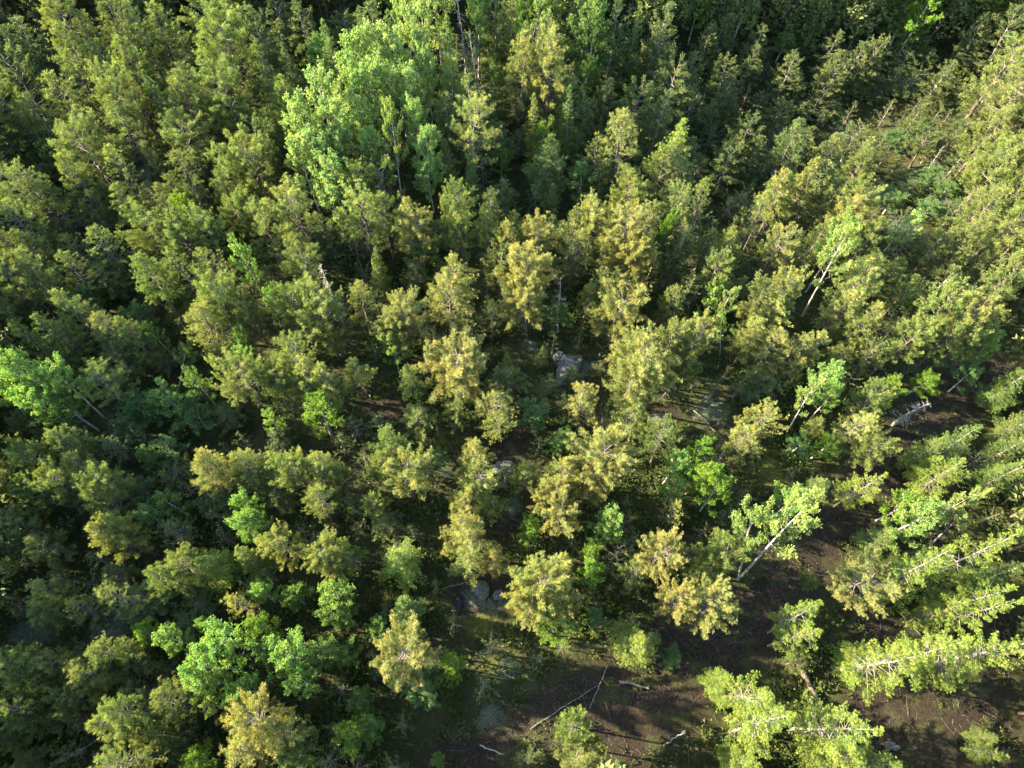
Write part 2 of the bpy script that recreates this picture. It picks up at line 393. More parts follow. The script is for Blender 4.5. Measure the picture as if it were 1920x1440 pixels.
# every tree of the photograph: kind, crown centre and crown width measured in nine 3x enlargements;
# hN = height in metres, @x,y = where the foot of the trunk is seen
TREES = {
(0, 0): """p340 90 200 h15;p400 290 210 h14;p450 440 210;p30 180 130;p60 400 160;p60 600 190;p150 580 150;k150 210 210 h13;k220 330 180 h9;k30 60 120
p450 90 90 h14;p640 130 220 h14;p760 130 180 h14;p900 190 220 h14;k720 40 150 h13;p590 300 150;k820 30 160 h12;k1000 230 130 h8
p1180 90 170 h15;p1310 90 190 h15;p1280 330 260 h16;s1440 310 120 h15;p1430 120 110 h15;k1550 60 180 h14;k1700 100 180 h14;k1590 200 130 h10;s1620 320 95 h12;k1680 460 150 h9;s1870 180 120 h15;c1800 350 150 h10;c1870 430 180 h10
p760 390 210 h14;s830 450 90 h13;p1050 430 140 h13;p390 560 250 h13;p640 500 180 h14;p680 680 220 h13;p770 570 190 h12;k560 660 160 h9
p1060 610 260 h14;p1070 800 230 h11;k940 780 140 h8;p1320 600 230 h14;p1430 720 140 h12;p1600 530 180 h14;p1540 740 180 h11;k1300 760 200 h9
p500 840 240;p410 1010 190;p650 940 180;c300 880 120 h6;k200 800 180 h8;k60 790 180 h9;k240 960 160 h6;k100 960 180 h6
p890 920 120 h8;p1030 960 190 h11;p1040 1090 150 h10;p1230 950 190 h13;p1440 930 240 h12;p1280 1080 180 h10;k840 1080 160 h6
p150 1080 220 h13;p260 1130 190 h11;p150 1250 220;p50 1340 180;D250 1100 170 h9;p720 1130 180 h10;k480 1180 150 h7;k570 1240 170 h7;p950 1160 150 h10;l1100 1090 110 h9;k820 1210 150 h7
p870 1310 200 h11;p1030 1340 190 h11;v1080 1220 130 h11;p1170 1310 150 h11;p600 1400 200 h10;p410 1400 170 h9;p180 1400 190 h11;k300 1290 170 h6
p1490 1260 210 h12;l1700 1230 220 h13;p1400 1180 150 h9;k1560 1100 160 h7;p1700 1400 180 h10;k1860 1320 150 h8;p1330 1200 150 h9
b1830 640 230 h17;b1740 760 230 h16;b1900 760 210 h16;b1800 880 240 h14;b1720 960 190 h13;b1900 1020 190 h13;b1870 1130 170 h11""",
(640, 0): """l140 80 170 h15;s240 150 110 h15;s310 190 120 h14;b370 80 130 h14;s130 260 160 h11;k30 180 150 h10;k60 330 140 h8
b540 60 230 h16;b480 190 230 h15;S600 290 160 h16;D690 190 110 h11;b765 110 160 h14;S930 90 150 h15;s890 230 170 h11;D770 370 130 h10;s720 370 70 h10;k820 300 120 h6
b1100 70 200 h14;S1240 50 120 h13;p1170 170 160 h14;g1350 170 230 h15;g1400 270 180 h13;g1380 430 140 h9;p1540 110 180 h14;s1440 50 110 h12;p1350 40 100 h13;s1640 180 120 h13;l1800 110 150 h15;k1790 260 180 h11;k1540 350 180 h12;k1720 380 160 h12;g1010 60 120 h12
l1010 360 220 h15;l1180 370 190 h15;k1000 530 180 h10;k1160 530 170 h10;p1060 230 130 h14;p880 40 120 h13
b240 340 220 h17;b430 340 190 h16;b120 460 220 h17;b320 440 200 h16;b60 600 200 h16;b190 560 210 h16;b270 610 170 h15;b390 550 200 h15;b490 480 150 h15;b610 480 150 h13;b100 730 190 h14;b240 720 150 h12;b410 730 150 h13;b50 850 170 h13;w285 830 150 h13;b470 880 160 h12;b180 870 140 h12;k560 700 120 h7
p590 590 120 h13;l740 500 150 h15;l710 700 200 h15;g860 500 120 h9;k850 620 140 h8;k880 770 180 h9;g900 900 120 h6
S1100 590 80 h12;s1290 620 110 h12;k1370 640 170 h12;k1480 530 130 h12;p1310 490 120 h12;k1650 460 110 h7;k1330 800 150 h7;k1230 700 120 h8
p1660 570 150 h12;p1800 560 150 h13;p1890 430 110 h12;k1780 700 150 h8;v1130 790 140 h9;s1170 950 230 h11;c1350 1020 190 h7;p1420 860 110 h9
l1600 790 240 h15;S1890 750 110 h13;p1800 950 170 h11;p1890 880 110 h11;s590 870 110 h10;p90 1000 150 h12;p230 990 130 h11;s740 970 110 h10;b500 1010 150 h9;k910 1060 160 h8;l815 1100 110 h9;k630 1010 110 h8;k1000 780 100 h6
p1620 1070 160 h12;p1470 1000 120 h8;s1180 1130 80 h6;l400 1150 130 h13;l420 1260 150 h12;p620 1160 180 h13;p670 1250 160 h12;l110 1230 210 h13;p250 1250 170 h11;k540 1300 150 h7;k360 1330 120 h6
p830 1260 170 h12;l920 1320 150 h12;l1070 1280 130 h12;p970 1240 130 h11;l1300 1230 100 h11;l1330 1340 150 h12;l1430 1200 150 h12;l1500 1260 130 h12;p1780 1210 140 h12;p1870 1110 130 h12;t1630 1350 260 h13;v1800 1330 90 h12;p1890 1240 140 h11;c450 1420 170 h7;S190 1440 70 h9;k1180 1280 120 h6""",
(1280, 0): """g80 70 140 h11;v160 50 110 h13;g350 30 170 h12;p270 110 80 h12;p230 150 80 h11;p430 180 90 h13;p160 160 75 h11;k620 90 200 h12;k760 110 190 h12;g560 260 130 h7;k690 240 120 h12;l610 370 150 h13;k640 460 150 h9;p400 310 90 h11;k380 400 120 h9;k170 290 80 h10;p260 370 80 h11;l285 460 90 h12;k430 570 80 h9;p165 590 80 h10;p285 600 100 h9;p550 630 90 h10;l40 410 140 h14;l40 570 150 h13;k180 400 100 h7
l870 280 110 h13;p860 380 120 h12;p980 300 110 h13;p1080 300 80 h12;p830 460 130 h11;p910 420 110 h11;p1060 380 100 h11;k960 480 130 h8;k990 120 110 h11;v1360 50 200 h14;v1240 60 150 h14;v1290 130 160 h12;v1690 50 180 h13;g1100 110 180 h11;g1200 200 160 h9;k1290 230 120 h11;k1250 330 180 h9;k1680 230 130 h11;p1700 130 80 h12;p1860 170 150 h15;p1860 320 190 h15;p1800 420 140 h13;p1460 430 150 h11;k1380 320 130 h8;k1100 500 170 h6;k850 600 180 h5;k680 590 160 h5;k1260 470 170 h6;c1350 720 150 h4;c1200 780 150 h4;c1400 1000 150 h4;c1480 1080 150 h4;k1560 900 150 h6;c1180 1130 150 h4;c1390 1180 160 h4;k1530 1190 150 h6;k1600 700 140 h6;k1420 560 150 h5;k1620 340 140 h7
k1640 620 150 h8;p1310 650 90 h9;p1860 560 190 h14;p1740 740 200 h13;p1870 720 180 h14;p1790 900 210 h14;p1700 1000 190 h12;p1880 960 160 h12;p1720 1130 220 h12;p1870 1090 170 h11
l370 730 110 h13;l430 830 130 h12;p270 810 80 h10;p70 830 130 h11;p610 790 190 h12;p710 740 80 h12;l830 850 180 h13;l970 780 110 h12;l1040 850 150 h12;p980 930 170 h10;p1370 810 140 h9;p1450 770 80 h9;p1530 770 80 h7;D1430 890 90 @1360,990;k150 720 100 h6;k520 880 120 h6
l590 1010 150 h13;p530 1110 180 h12;l740 990 160 h13;l820 960 110 h13;p790 1140 160 h10;p1000 1100 130 h13;l950 1230 230 h13;p880 1300 180 h11;p1080 1300 170 h12;b1210 1300 120 h11;p770 1330 150 h10;k690 1200 120 h6;k1300 1060 150 h4;k1230 1000 100 h4
p140 1070 130 h12;l30 1150 110 h13;p140 1360 140 h8;l30 1270 120 h12;p280 1330 120 h11;p420 1220 180 h12;l570 1330 120 h11;p670 1340 110 h10;p250 900 120 h9;k70 960 120 h7;b860 1400 160 h14;p1460 1350 160 h10;p1650 1310 160 h12;p1850 1230 160 h13;p1870 1370 160 h12;p1570 1390 150 h10;k330 1130 110 h6""",
(0, 480): """p40 80 150 h12;p190 90 210 h12;p400 60 160 h11;k340 180 150 h8;k600 120 170 h7;p850 130 200 h12;p1000 40 150 h11;p1190 60 190 h11;b1390 60 120 h12;k1490 130 160 h8;p1720 60 190 h10;k60 250 160 h7
p380 310 190 h12;p270 400 170 h12;p390 450 180 h10;p170 460 170 h11;k480 160 150 h7;p620 440 210 h11;p720 440 150 h11;k680 600 190 h8;s300 530 130 h10;c770 350 150 h6;c500 250 160 h6
p1200 200 130 h13;p1240 280 200 h12;l1140 380 240 h12;p1370 270 120 h10;w1050 550 130 h8 @1005,740;g1360 510 110 h9;g890 450 100 h8;k1230 520 150 h7;k900 560 150 h5
b1510 260 100 h8;p1650 280 170 h11;l1820 340 210 h12;p1850 440 150 h9;D1860 190 120 h10;b60 640 200 h15;b190 690 220 h15;b370 730 180 h13;b270 840 200 h12;b60 760 170 h12;g400 860 160 h9;k120 930 200 h6
p640 720 180 h11;s560 640 120 h10;c800 840 200 h6;g980 820 200 h8;g1130 740 130 h9;b1370 620 120 h9;l1370 720 200 h11;w1255 660 80 h8;p1670 580 180 h12;p1550 740 160 h10;l1690 680 180 h12;l1830 670 170 h12;k1640 800 150 h7;c1100 900 200 h5;k1280 880 170 h5
v1800 890 220 h9;b1520 930 110 h8;k1560 1020 160 h6;p330 1020 190 h12;k450 1040 140 h9;p170 1130 150 h11;k630 1070 170 h8;p420 1170 190 h11;p300 1220 150 h11;p20 1180 130 h11;p60 1320 180 h11;p170 1280 130 h10;p610 1260 170 h11;p600 1360 210 h11;g840 1130 110 h6;c950 1070 160 h5;c700 950 150 h5
l1130 1120 150 h12;l1160 1220 190 h11;l1360 1110 150 h11;k1410 1210 180 h8;l1640 1150 150 h11;l1810 1130 160 h12;l1780 1350 180 h11;k1570 1350 150 h7;b1390 1400 140 h9;g970 1390 150 h7;p1880 1210 140 h9;k480 1350 160 h7;k1000 1200 150 h5;k780 1300 160 h6;k1230 1350 170 h5""",
(640, 480): """S190 60 90 h9;k410 80 160 h8;l90 200 150 h11;l610 110 200 h13;l600 230 260 h12;t330 290 170 h13;t300 400 170 h11;b290 520 150 h9;p850 280 110 h9;t1040 130 220 h13;t1060 260 190 h11;l900 10 110 h10;k1300 60 130 h8;D1230 210 150 h8;p1390 220 130 h9;c1230 350 170 h5;k700 340 150 h6
l1560 310 260 h11;p1500 130 110 h10;t1610 40 200 h12;p1600 160 110 h9;p1870 220 120 h10;k1850 70 120 h9;t640 610 290 h11;l630 740 170 h9;p90 630 150 h9;s1135 560 65 h5;S925 600 80 h6;p860 660 90 h7;p980 690 180 h6;v750 760 95 h5;s400 700 140 h7
l1700 580 270 h12;l1620 700 220 h11;p1880 460 140 h12;p1880 580 150 h10;l1300 660 90 h5;l1370 820 190 h11;l870 850 210 h10;l890 940 130 h8;p640 900 110 h7;p410 910 180 h7;c1080 910 190 h4;p1640 900 210 h9;g1250 1050 150 h5;k1830 740 140 h6
p260 1060 180 h11;p230 1170 160 h10;t370 1240 220 h11;l460 1140 75 h8;l740 1130 170 h11;l770 1250 190 h10;p1060 1210 160 h8;t1430 1150 300 h12;l1270 1210 130 h10;t1450 1270 240 h10;p1810 1040 170 h10;b1880 1170 140 h10;b1870 1310 130 h8
t1200 1370 190 h10;l690 1400 180 h10;k60 1390 110 h7;p190 1390 120 h7;p840 1400 150 h8;l1880 1410 110 h8;c530 1130 130 h3;k1020 330 120 h4""",
(1280, 480): """p40 120 110 h10;p190 80 140 h11;k330 170 150 h8;p590 110 110 h10;p460 220 140 h12;l580 210 160 h12;l480 340 220 h12;l390 440 170 h11;l480 520 230 h11;l620 500 170 h11;l740 490 140 h11;l640 640 120 h8;k450 680 220 h7
b160 260 110 h9;w230 290 110 h9;b220 400 80 h7 @210,560;w850 20 180 h13 @670,340;l1000 140 240 h13;l900 280 200 h12;l1100 340 150 h12;p970 420 180 h10;p1050 50 150 h11;p1260 190 160 h9;p1160 100 130 h9
p1430 330 190 h13;l1570 340 190 h13;l1750 360 170 h13;p1230 490 170 h11;p1490 470 190 h11;b1690 530 120 h9;p1640 430 140 h11;p880 570 150 h8;p1040 560 150 h8;l50 430 160 h12;p40 600 140 h10
b770 710 180 h11;w700 800 130 h10 @580,1000;b830 800 110 h10;v1120 790 160 h7;p1040 830 160 h10;l980 940 230 h10;p1050 1070 170 h8;l450 940 170 h11;l400 1040 180 h10;v800 1070 150 h6;c660 1060 150 h4;p750 960 110 h7;D1300 890 150 h9 @1180,950
v50 1090 120 h10;v110 1220 170 h11;v200 1320 190 h11;p750 1310 150 h8;b570 1400 190 h10;B1040 1290 180 h10 @850,1410;s1500 1080 170 h11;B1490 1210 230 h13 @1290,1345;s1350 1110 150 h9;S1370 1200 140 h7;v1260 1390 190 h10;w1570 1400 130 h11
v1350 700 150 h6;c1600 680 150 h6;k1760 160 200 h8;p1880 130 120 h12;k1500 130 200 h8;s1890 1190 140 h12;s1820 740 170 h10;s1860 960 150 h9;k1660 50 150 h8;k1600 220 150 h8;s1880 1050 130 h10;s1750 1250 140 h8""",
(0, 960): """p60 60 170 h11;p250 150 180 h9;p620 50 170 h12;l680 130 200 h12;c850 40 160 h8;k980 120 200 h8;k60 220 170 h7;l260 450 180 h10;p260 560 190 h9;l430 530 150 h9;k640 370 150 h8;p670 440 210 h12;p860 330 170 h12;p1000 280 120 h11;p1000 380 120 h9;S1240 300 190 h10;b1400 130 170 h11;b1440 50 140 h10;S1420 280 160 h9;t1600 160 170 h11;t1840 230 190 h11;l1350 510 170 h10;b1460 450 140 h9;g1650 470 160 h8;b1870 430 170 h11;g1860 570 150 h8;k830 500 200 h6;k1130 520 150 h5
p50 870 150 h12;p120 920 180 h11;p260 820 150 h11;p60 1090 160 h10;k180 1130 190 h8;p460 880 170 h12;p570 770 200 h12;p520 920 220 h11;k720 830 190 h8;p420 1060 150 h8;v820 700 130 h8;b980 720 160 h10;b1150 830 240 h13;b1340 730 230 h13;v1500 650 160 h9;b1640 840 240 h13;b1170 930 200 h11;b1400 990 180 h10;b1680 960 180 h10;g1850 780 180 h8;w1250 1100 140 h8;b1180 640 100 h8;g1500 820 160 h8
p660 1110 220 h13;p960 1080 230 h12;p650 1220 210 h11;p730 1340 230 h12;p850 1250 140 h9;k950 1280 180 h7;t1440 1200 260 h13;l1370 1330 220 h11;l1600 1270 190 h11;g1650 1380 220 h8;v1120 1400 180 h8;k470 1150 150 h7;k150 1400 150 h5;k1050 600 170 h4;k60 1250 150 h6;k330 1160 160 h6""",
(640, 960): """l680 60 180 h11;l760 150 240 h11;l700 260 180 h9;l840 280 150 h8;t1210 50 190 h10;v1070 90 130 h6;b1530 90 190 h10;S340 270 220 h10;p20 200 130 h10;k240 60 160 h6;t1790 240 220 h11;p1650 370 150 h7;t1130 430 290 h12;t1060 510 190 h10;l1270 480 200 h10;v1170 640 220 h9;v1400 340 150 h9;v1390 230 110 h7;c1430 590 120 h5;g1260 300 110 h6;t1890 500 160 h11
s370 530 150 h10;g210 660 140 h6;t360 810 290 h12;p380 730 170 h10;p320 940 150 h8;c460 1000 200 h6;v650 850 160 h8;g40 600 130 h7;g30 470 120 h8;S1640 730 240 h9;c1870 830 120 h4;v70 1250 180 h8;g160 1200 170 h6;g120 1060 150 h6;p1310 1190 110 h9;p1340 1390 220 h10;p1450 1340 70 h7;k1060 1390 130 h3;g540 1400 80 h4;g30 820 140 h6""",
(1280, 960): """w380 110 190 h10 @310,380;w580 110 230 h12 @310,380;p200 280 220 h10;p100 320 170 h8;t110 540 250 h11;t1010 380 290 h10;B1300 310 200 h11;B1500 280 190 h15;b1280 50 220 h12;w1510 60 150 h13 @1390,190;s1100 150 170 h8;B1770 220 260 h15;B720 540 200 h12 @480,680;B700 690 200 h11 @480,750;B1830 520 210 h15 @1310,650;B1560 560 150 h10
B1180 830 300 h14;B1420 830 290 h15;S1000 850 190 h9;B1850 780 210 h17;B380 1010 270 h11;S210 960 150 h7;B500 1230 300 h14;B930 1210 310 h15;S880 1370 260 h10;S1040 1410 200 h10;S320 1400 190 h8;B1800 1370 150 h17 @1560,1325;s1700 1270 110 h5;k640 840 130 h5;p730 390 90 h4;s1450 480 150 h6;s1700 400 150 h8;B1800 450 160 h13;s1880 330 130 h12"""}

PW, CZ = 3.0, None
def parse():
    out = []
    for (ox, oy), txt in TREES.items():
        for e in txt.replace('\n', ';').split(';'):
            e = e.strip()
            if not e: continue
            k = e[0]; tk = e[1:].split()
            u, v, w = ox + float(tk[0]) / 3, oy + float(tk[1]) / 3, float(tk[2]) / 3
            h = KINDS[k][1]; foot = None
            for t in tk[3:]:
                if t[0] == 'h': h = float(t[1:])
                if t[0] == '@': fx, fy = t[1:].split(','); foot = (ox + float(fx) / 3, oy + float(fy) / 3)
            if k == 'b' and h >= 14: h *= .95
            if u > 1280 and v < 290 and w < 62: h *= .62 if k == 'k' else .72
            if k not in 'wBD': h *= .80
            h *= .85 if k == 'k' else 1 + .16 * max(0, 1 - v / 800)
            out.append(dict(k=k, u=u, v=v, w=w, h=h, foot=foot))
    return out
SPECS = parse()
_p = sorted((s for s in SPECS if KINDS[s['k']][4] == 'pine'), key=lambda s: -s['w'] * (.55 if s['k'] == 'k' else 1) * (.5 + s['v'] / 1440))
REST = _p[295:]
SPECS = [s for s in SPECS if s not in REST]

# ---- labels: what the tree looks like, the landmark or patch it stands in, its rank there
LAND = [('the pale birch grove', 720, 220, 330), ('the shaded rock slab', 1700, 300, 230), ('the two grey boulders', 1060, 675, 210),
        ('the bare soil track', 1520, 1070, 150), ('the bright leftmost birches', 90, 720, 230), ('the pale birch stand', 470, 1210, 240),
        ('the big sunlit spruce', 1710, 1235, 230), ('the open bottom clearing', 1080, 1330, 220), ('the mossy rock opening', 860, 1110, 170)]
COLS = ['far left', 'left', 'centre left', 'centre right', 'right', 'far right']
ROWS = ['along the top edge', 'in the upper part', 'above the middle', 'below the middle', 'in the lower part', 'along the bottom edge']
ORD = ['leftmost', 'second from left', 'third from left', 'fourth from left', 'fifth from left', 'sixth from left', 'seventh from left', 'eighth from left', 'ninth from left', 'tenth from left', 'eleventh from left', 'twelfth from left']
def place_of(s):
    best = None
    for nm, x, y, r in LAND:
        d = math.hypot(s['u'] - x, s['v'] - y)
        if d < r and (best is None or d / r < best[0]): best = (d / r, nm, s['u'] - x, s['v'] - y)
    if best:
        _, nm, dx, dy = best
        if abs(dx) > abs(dy): return ('left of ' if dx < 0 else 'right of ') + nm
        return ('above ' if dy < 0 else 'below ') + nm
    return ROWS[min(5, max(0, int(s['v'] // 240)))] + ', ' + COLS[min(5, max(0, int(s['u'] // 320)))]
def make_labels():
    med = {}
    for s in SPECS: med.setdefault(s['k'], []).append(s['w'])
    med = {k: sorted(v)[len(v) // 2] for k, v in med.items()}
    buckets = {}
    for s in SPECS:
        size = 'broad' if s['w'] >= med[s['k']] * 1.12 else ('slim' if s['w'] <= med[s['k']] * .8 else '')
        words = (size + ' ' + KINDS[s['k']][3]).strip()
        buckets.setdefault((words, place_of(s)), []).append(s)
    for (words, pl), L in buckets.items():
        L.sort(key=lambda s: s['u'])
        for i, s in enumerate(L):
            lab = words + ' ' + pl
            if len(L) > 1: lab += ', ' + (ORD[i] if i < len(L) - 1 or i == 0 else 'rightmost') + (' of two' if len(L) == 2 else '')
            s['label'] = lab
make_labels()
NAMES = {'pine': 'pine_tree', 'spruce': 'spruce_tree', 'birch': 'birch_tree', 'broadleaf tree': 'broadleaf_tree', 'dead tree': 'dead_tree'}
GROUPS = {'pine': 'pines of the mixed forest', 'spruce': 'spruces of the mixed forest', 'birch': 'birches of the mixed forest',
          'broadleaf tree': 'broadleaf trees of the mixed forest', 'dead tree': 'dead trees among the living ones'}

# ------------------------------------------------------------------ forest floor
def px_ground(pts): return np.array([at(u, v, 0)[:2] for u, v in pts])
TRACK = [(1860, 700, 3.0), (1790, 730, 3.4), (1740, 800, 3.6), (1660, 900, 3.6), (1590, 960, 3.4), (1520, 1020, 3.4), (1440, 1130, 3.2), (1350, 1220, 3.6), (1240, 1290, 4.6), (1120, 1350, 4.8), (980, 1410, 4.2), (860, 1470, 4)]
SOIL = [(1800, 1330, 6.5), (1650, 1340, 3.5), (900, 1110, 2.6), (735, 770, 2.2), (700, 750, 1.5), (930, 870, 1.6), (1250, 1240, 4), (1150, 1400, 4), (1640, 1180, 3), (1850, 1180, 3.5), (150, 415, 2), (255, 310, 2.2), (1240, 770, 2), (1750, 980, 3), (800, 1230, 2), (960, 830, 2), (660, 920, 1.6), (950, 980, 2)]
LICH = [(1700, 265, 4), (1740, 340, 5), (1640, 360, 4), (1770, 390, 4), (1590, 245, 3), (1690, 420, 3), (950, 1250, 1.7), (915, 1340, 1.6), (890, 1120, 1.8), (940, 1130, 1.4), (60, 1180, 3.2), (210, 1170, 3), (1000, 650, 1.6), (1330, 770, 2.6), (820, 880, 2), (960, 950, 1.5), (20, 370, 3), (280, 320, 2), (1090, 690, 2.2), (440, 620, 2), (230, 800, 2.4), (1400, 740, 1.6)]
YMOSS = [(1020, 730, 2.4), (790, 810, 1.8), (840, 830, 2), (1450, 880, 3), (900, 1180, 1.6), (920, 1235, 1.5), (770, 1105, 1), (340, 590, 2.6), (980, 600, 2), (860, 640, 1.6), (350, 570, 2), (1190, 860, 1.6), (860, 690, 1.2)]
def masks(X, Y):
    def blobs(L):
        m = np.zeros_like(X)
        for u, v, r in L:
            x, y, _ = atg(u, v); m = np.maximum(m, 1 - ((X - x) ** 2 + (Y - y) ** 2) ** .5 / r * .55)
        return np.clip(m, 0, 1)
    tm = np.zeros_like(X)
    pts = [(atg(u, v)[:2], r) for u, v, r in TRACK]
    for (a, ra), (b, rb) in zip(pts[:-1], pts[1:]):
        ax, ay = a; dx, dy = b[0] - ax, b[1] - ay; L2 = dx * dx + dy * dy
        t = np.clip(((X - ax) * dx + (Y - ay) * dy) / L2, 0, 1)
        dd = np.hypot(X - ax - t * dx, Y - ay - t * dy); tm = np.maximum(tm, 1 - dd / (ra + (rb - ra) * t) * .55)
    return np.maximum(np.clip(tm, 0, 1), blobs(SOIL)), blobs(LICH), blobs(YMOSS)


def plant(s, rg, only_matrix=False):
    vs, hd, tint, words, cat = KINDS[s['k']]
    if only_matrix: vs = LIGHT
    tr, cr, H, R, zc = vs[rg.integers(len(vs))]
    h = s['h']
    if cat == 'pine' or cat == 'spruce':              # narrow crowns show only their sunlit tips
        d0 = at(s['u'], s['v'], h * zc)[2]; r0 = s['w'] / 2 * d0 / FPX
        if r0 < .15 * h: zc = min(.86, zc + .9 * (.15 - r0 / h) / .15)
    za = h * zc
    g = 0.
    for _ in range(4): x, y, d = at(s['u'], s['v'], za + g); g = float(gz(x, y))
    rr = s['w'] / 2 * d / FPX * (1.15 if s['k'] == 'B' else 1.21)
    if cat in ('pine', 'spruce') and not s['foot']: rr = max(rr, ((.25 if only_matrix else .22) if s['k'] == 'k' or (s['u'] > 1250 and s['v'] < 330) else .19 if only_matrix else .165 if cat == 'pine' else .13) * h)
    bx, by = x, y; tilt = Matrix.Identity(3)
    if s['foot']:
        fx, fy, _ = atg(*s['foot'])
        gf = float(gz(fx, fy))
        best = min(((math.hypot(at(s['u'], s['v'], hh * zc + gf)[0] - fx, at(s['u'], s['v'], hh * zc + gf)[1] - fy), hh) for hh in np.arange(5, s['h'] * 1.35, .5)))
        h = float(best[1]); x, y, d = at(s['u'], s['v'], h * zc + gf)
        bx, by, g = fx, fy, float(gz(fx, fy))
        ax = Vector((x - fx, y - fy, h * zc))
        tilt = Vector((0, 0, 1)).rotation_difference(ax).to_matrix()
    sp = rg.uniform(.92, 1.08)
    if not s['foot']: tilt = Matrix.Rotation(rg.normal() * .035, 3, 'X') @ Matrix.Rotation(rg.normal() * .035, 3, 'Y')
    M = tilt @ Matrix.Rotation(rg.uniform(0, 6.283), 3, 'Z') @ Matrix.Diagonal((rr / R * sp, rr / R / sp, h / H))
    MW = Matrix.Translation((bx, by, g - .05)) @ M.to_4x4()
    if only_matrix: return np.array(MW), tr, cr
    o = bpy.data.objects.new(NAMES[cat], None); COL.objects.link(o)
    o.empty_display_size = .5; o.matrix_world = MW
    tag(o, s['label'], cat, GROUPS[cat])
    s['pos'] = (bx, by)
    mesh_obj('trunk', tr, o)
    if cr:
        c = mesh_obj('crown', cr, o)
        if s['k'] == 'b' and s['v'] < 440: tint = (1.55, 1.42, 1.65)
        if s['u'] > 1200 and s['v'] < 300 and s['u'] < 1800 and cat == 'pine': tint = (tint[0] * .84, tint[1] * .92, tint[2] * 1.1)  # shade of the upper right put into the pine tint, darker and bluer
        j = rg.normal(0, .04, 3); q = rg.normal(0, .06)
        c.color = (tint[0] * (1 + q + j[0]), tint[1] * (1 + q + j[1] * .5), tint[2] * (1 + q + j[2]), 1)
rgp = np.random.default_rng(99)
for s in SPECS: plant(s, rgp)
def fillers():
    rg = np.random.default_rng(123)
    pos = [s['pos'] for s in SPECS]; out = []
    for _ in range(9000):
        u, v = rg.uniform(-20, 1940), rg.uniform(0, 1460)
        x, y, _d = atg(u, v)
        P = np.array(pos)
        if np.min(np.hypot(P[:, 0] - x, P[:, 1] - y)) < rg.uniform(1.5, 2.2): continue
        so, li, mo = masks(np.array([x]), np.array([y]))
        if so[0] > .35 or (u > 1150 and v > 1050): continue
        
        pos.append((x, y)); h = rg.uniform(2.2, 5.2)
        out.append(dict(k='k', x=x, y=y, h=h, r=h * rg.uniform(.19, .30)))
        if len(out) > 640: break
    print('fillers', len(out)); return out
def small_pines():
    def arrays(me):
        V = np.empty(len(me.vertices) * 3, np.float32); me.vertices.foreach_get('co', V)
        F = np.empty(len(me.loops), np.int32); me.loops.foreach_get('vertex_index', F)
        A = [np.empty(len(me.vertices), np.float32) for _ in range(2)]
        for a, n in zip(A, ('tuft', 'shoot')):
            if n in me.attributes: me.attributes[n].data.foreach_get('value', a)
        return V.reshape(-1, 3), F.reshape(-1, 4), A
    cache = {}; bufs = {0: [[], [], [], [], 0], 1: [[], [], [], [], 0]}
    jobs = [plant(s, rgp, True) for s in REST]
    for s in fillers():
        tr, cr, H, R, _z = LIGHT[rgp.integers(3)]
        m = Matrix.Translation((s['x'], s['y'], float(gz(s['x'], s['y'])) - .05)) @ Matrix.Rotation(rgp.uniform(0, 6.28), 4, 'Z') @ Matrix.Diagonal((s['r'] / R, s['r'] / R, s['h'] / H, 1))
        jobs.append((np.array(m), SAP[0], SAP[1]) if rgp.random() < .8 else (np.array(m), BUSH[0], BUSH[1]))
    for M, tr, cr in jobs:
        for q, me in ((0, cr), (1, tr)):
            if me.name not in cache: cache[me.name] = arrays(me)
            V, F, A = cache[me.name]; B = bufs[q]
            B[0].append(V @ M[:3, :3].T + M[:3, 3]); B[1].append(F + B[4]); B[2].append(A[0] * .85); B[3].append(A[1]); B[4] += len(V)
    o = None
    for q, nm, mt in ((0, 'small_pines', M_PINE), (1, 'trunks', M_TWIG)):
        B = bufs[q]; at_ = {'tuft': np.concatenate(B[2]), 'shoot': np.concatenate(B[3])} if q == 0 else None
        ob = mesh_obj(nm, make_mesh(nm, np.concatenate(B[0]), np.concatenate(B[1]), mt, at_), o)
        if q == 0: o = ob; o.color = (.80, .86, .84, 1)
    o['kind'] = 'stuff'; tag(o, 'smaller half hidden dark pines filling the gaps between the taller trees', 'small pines')
small_pines()

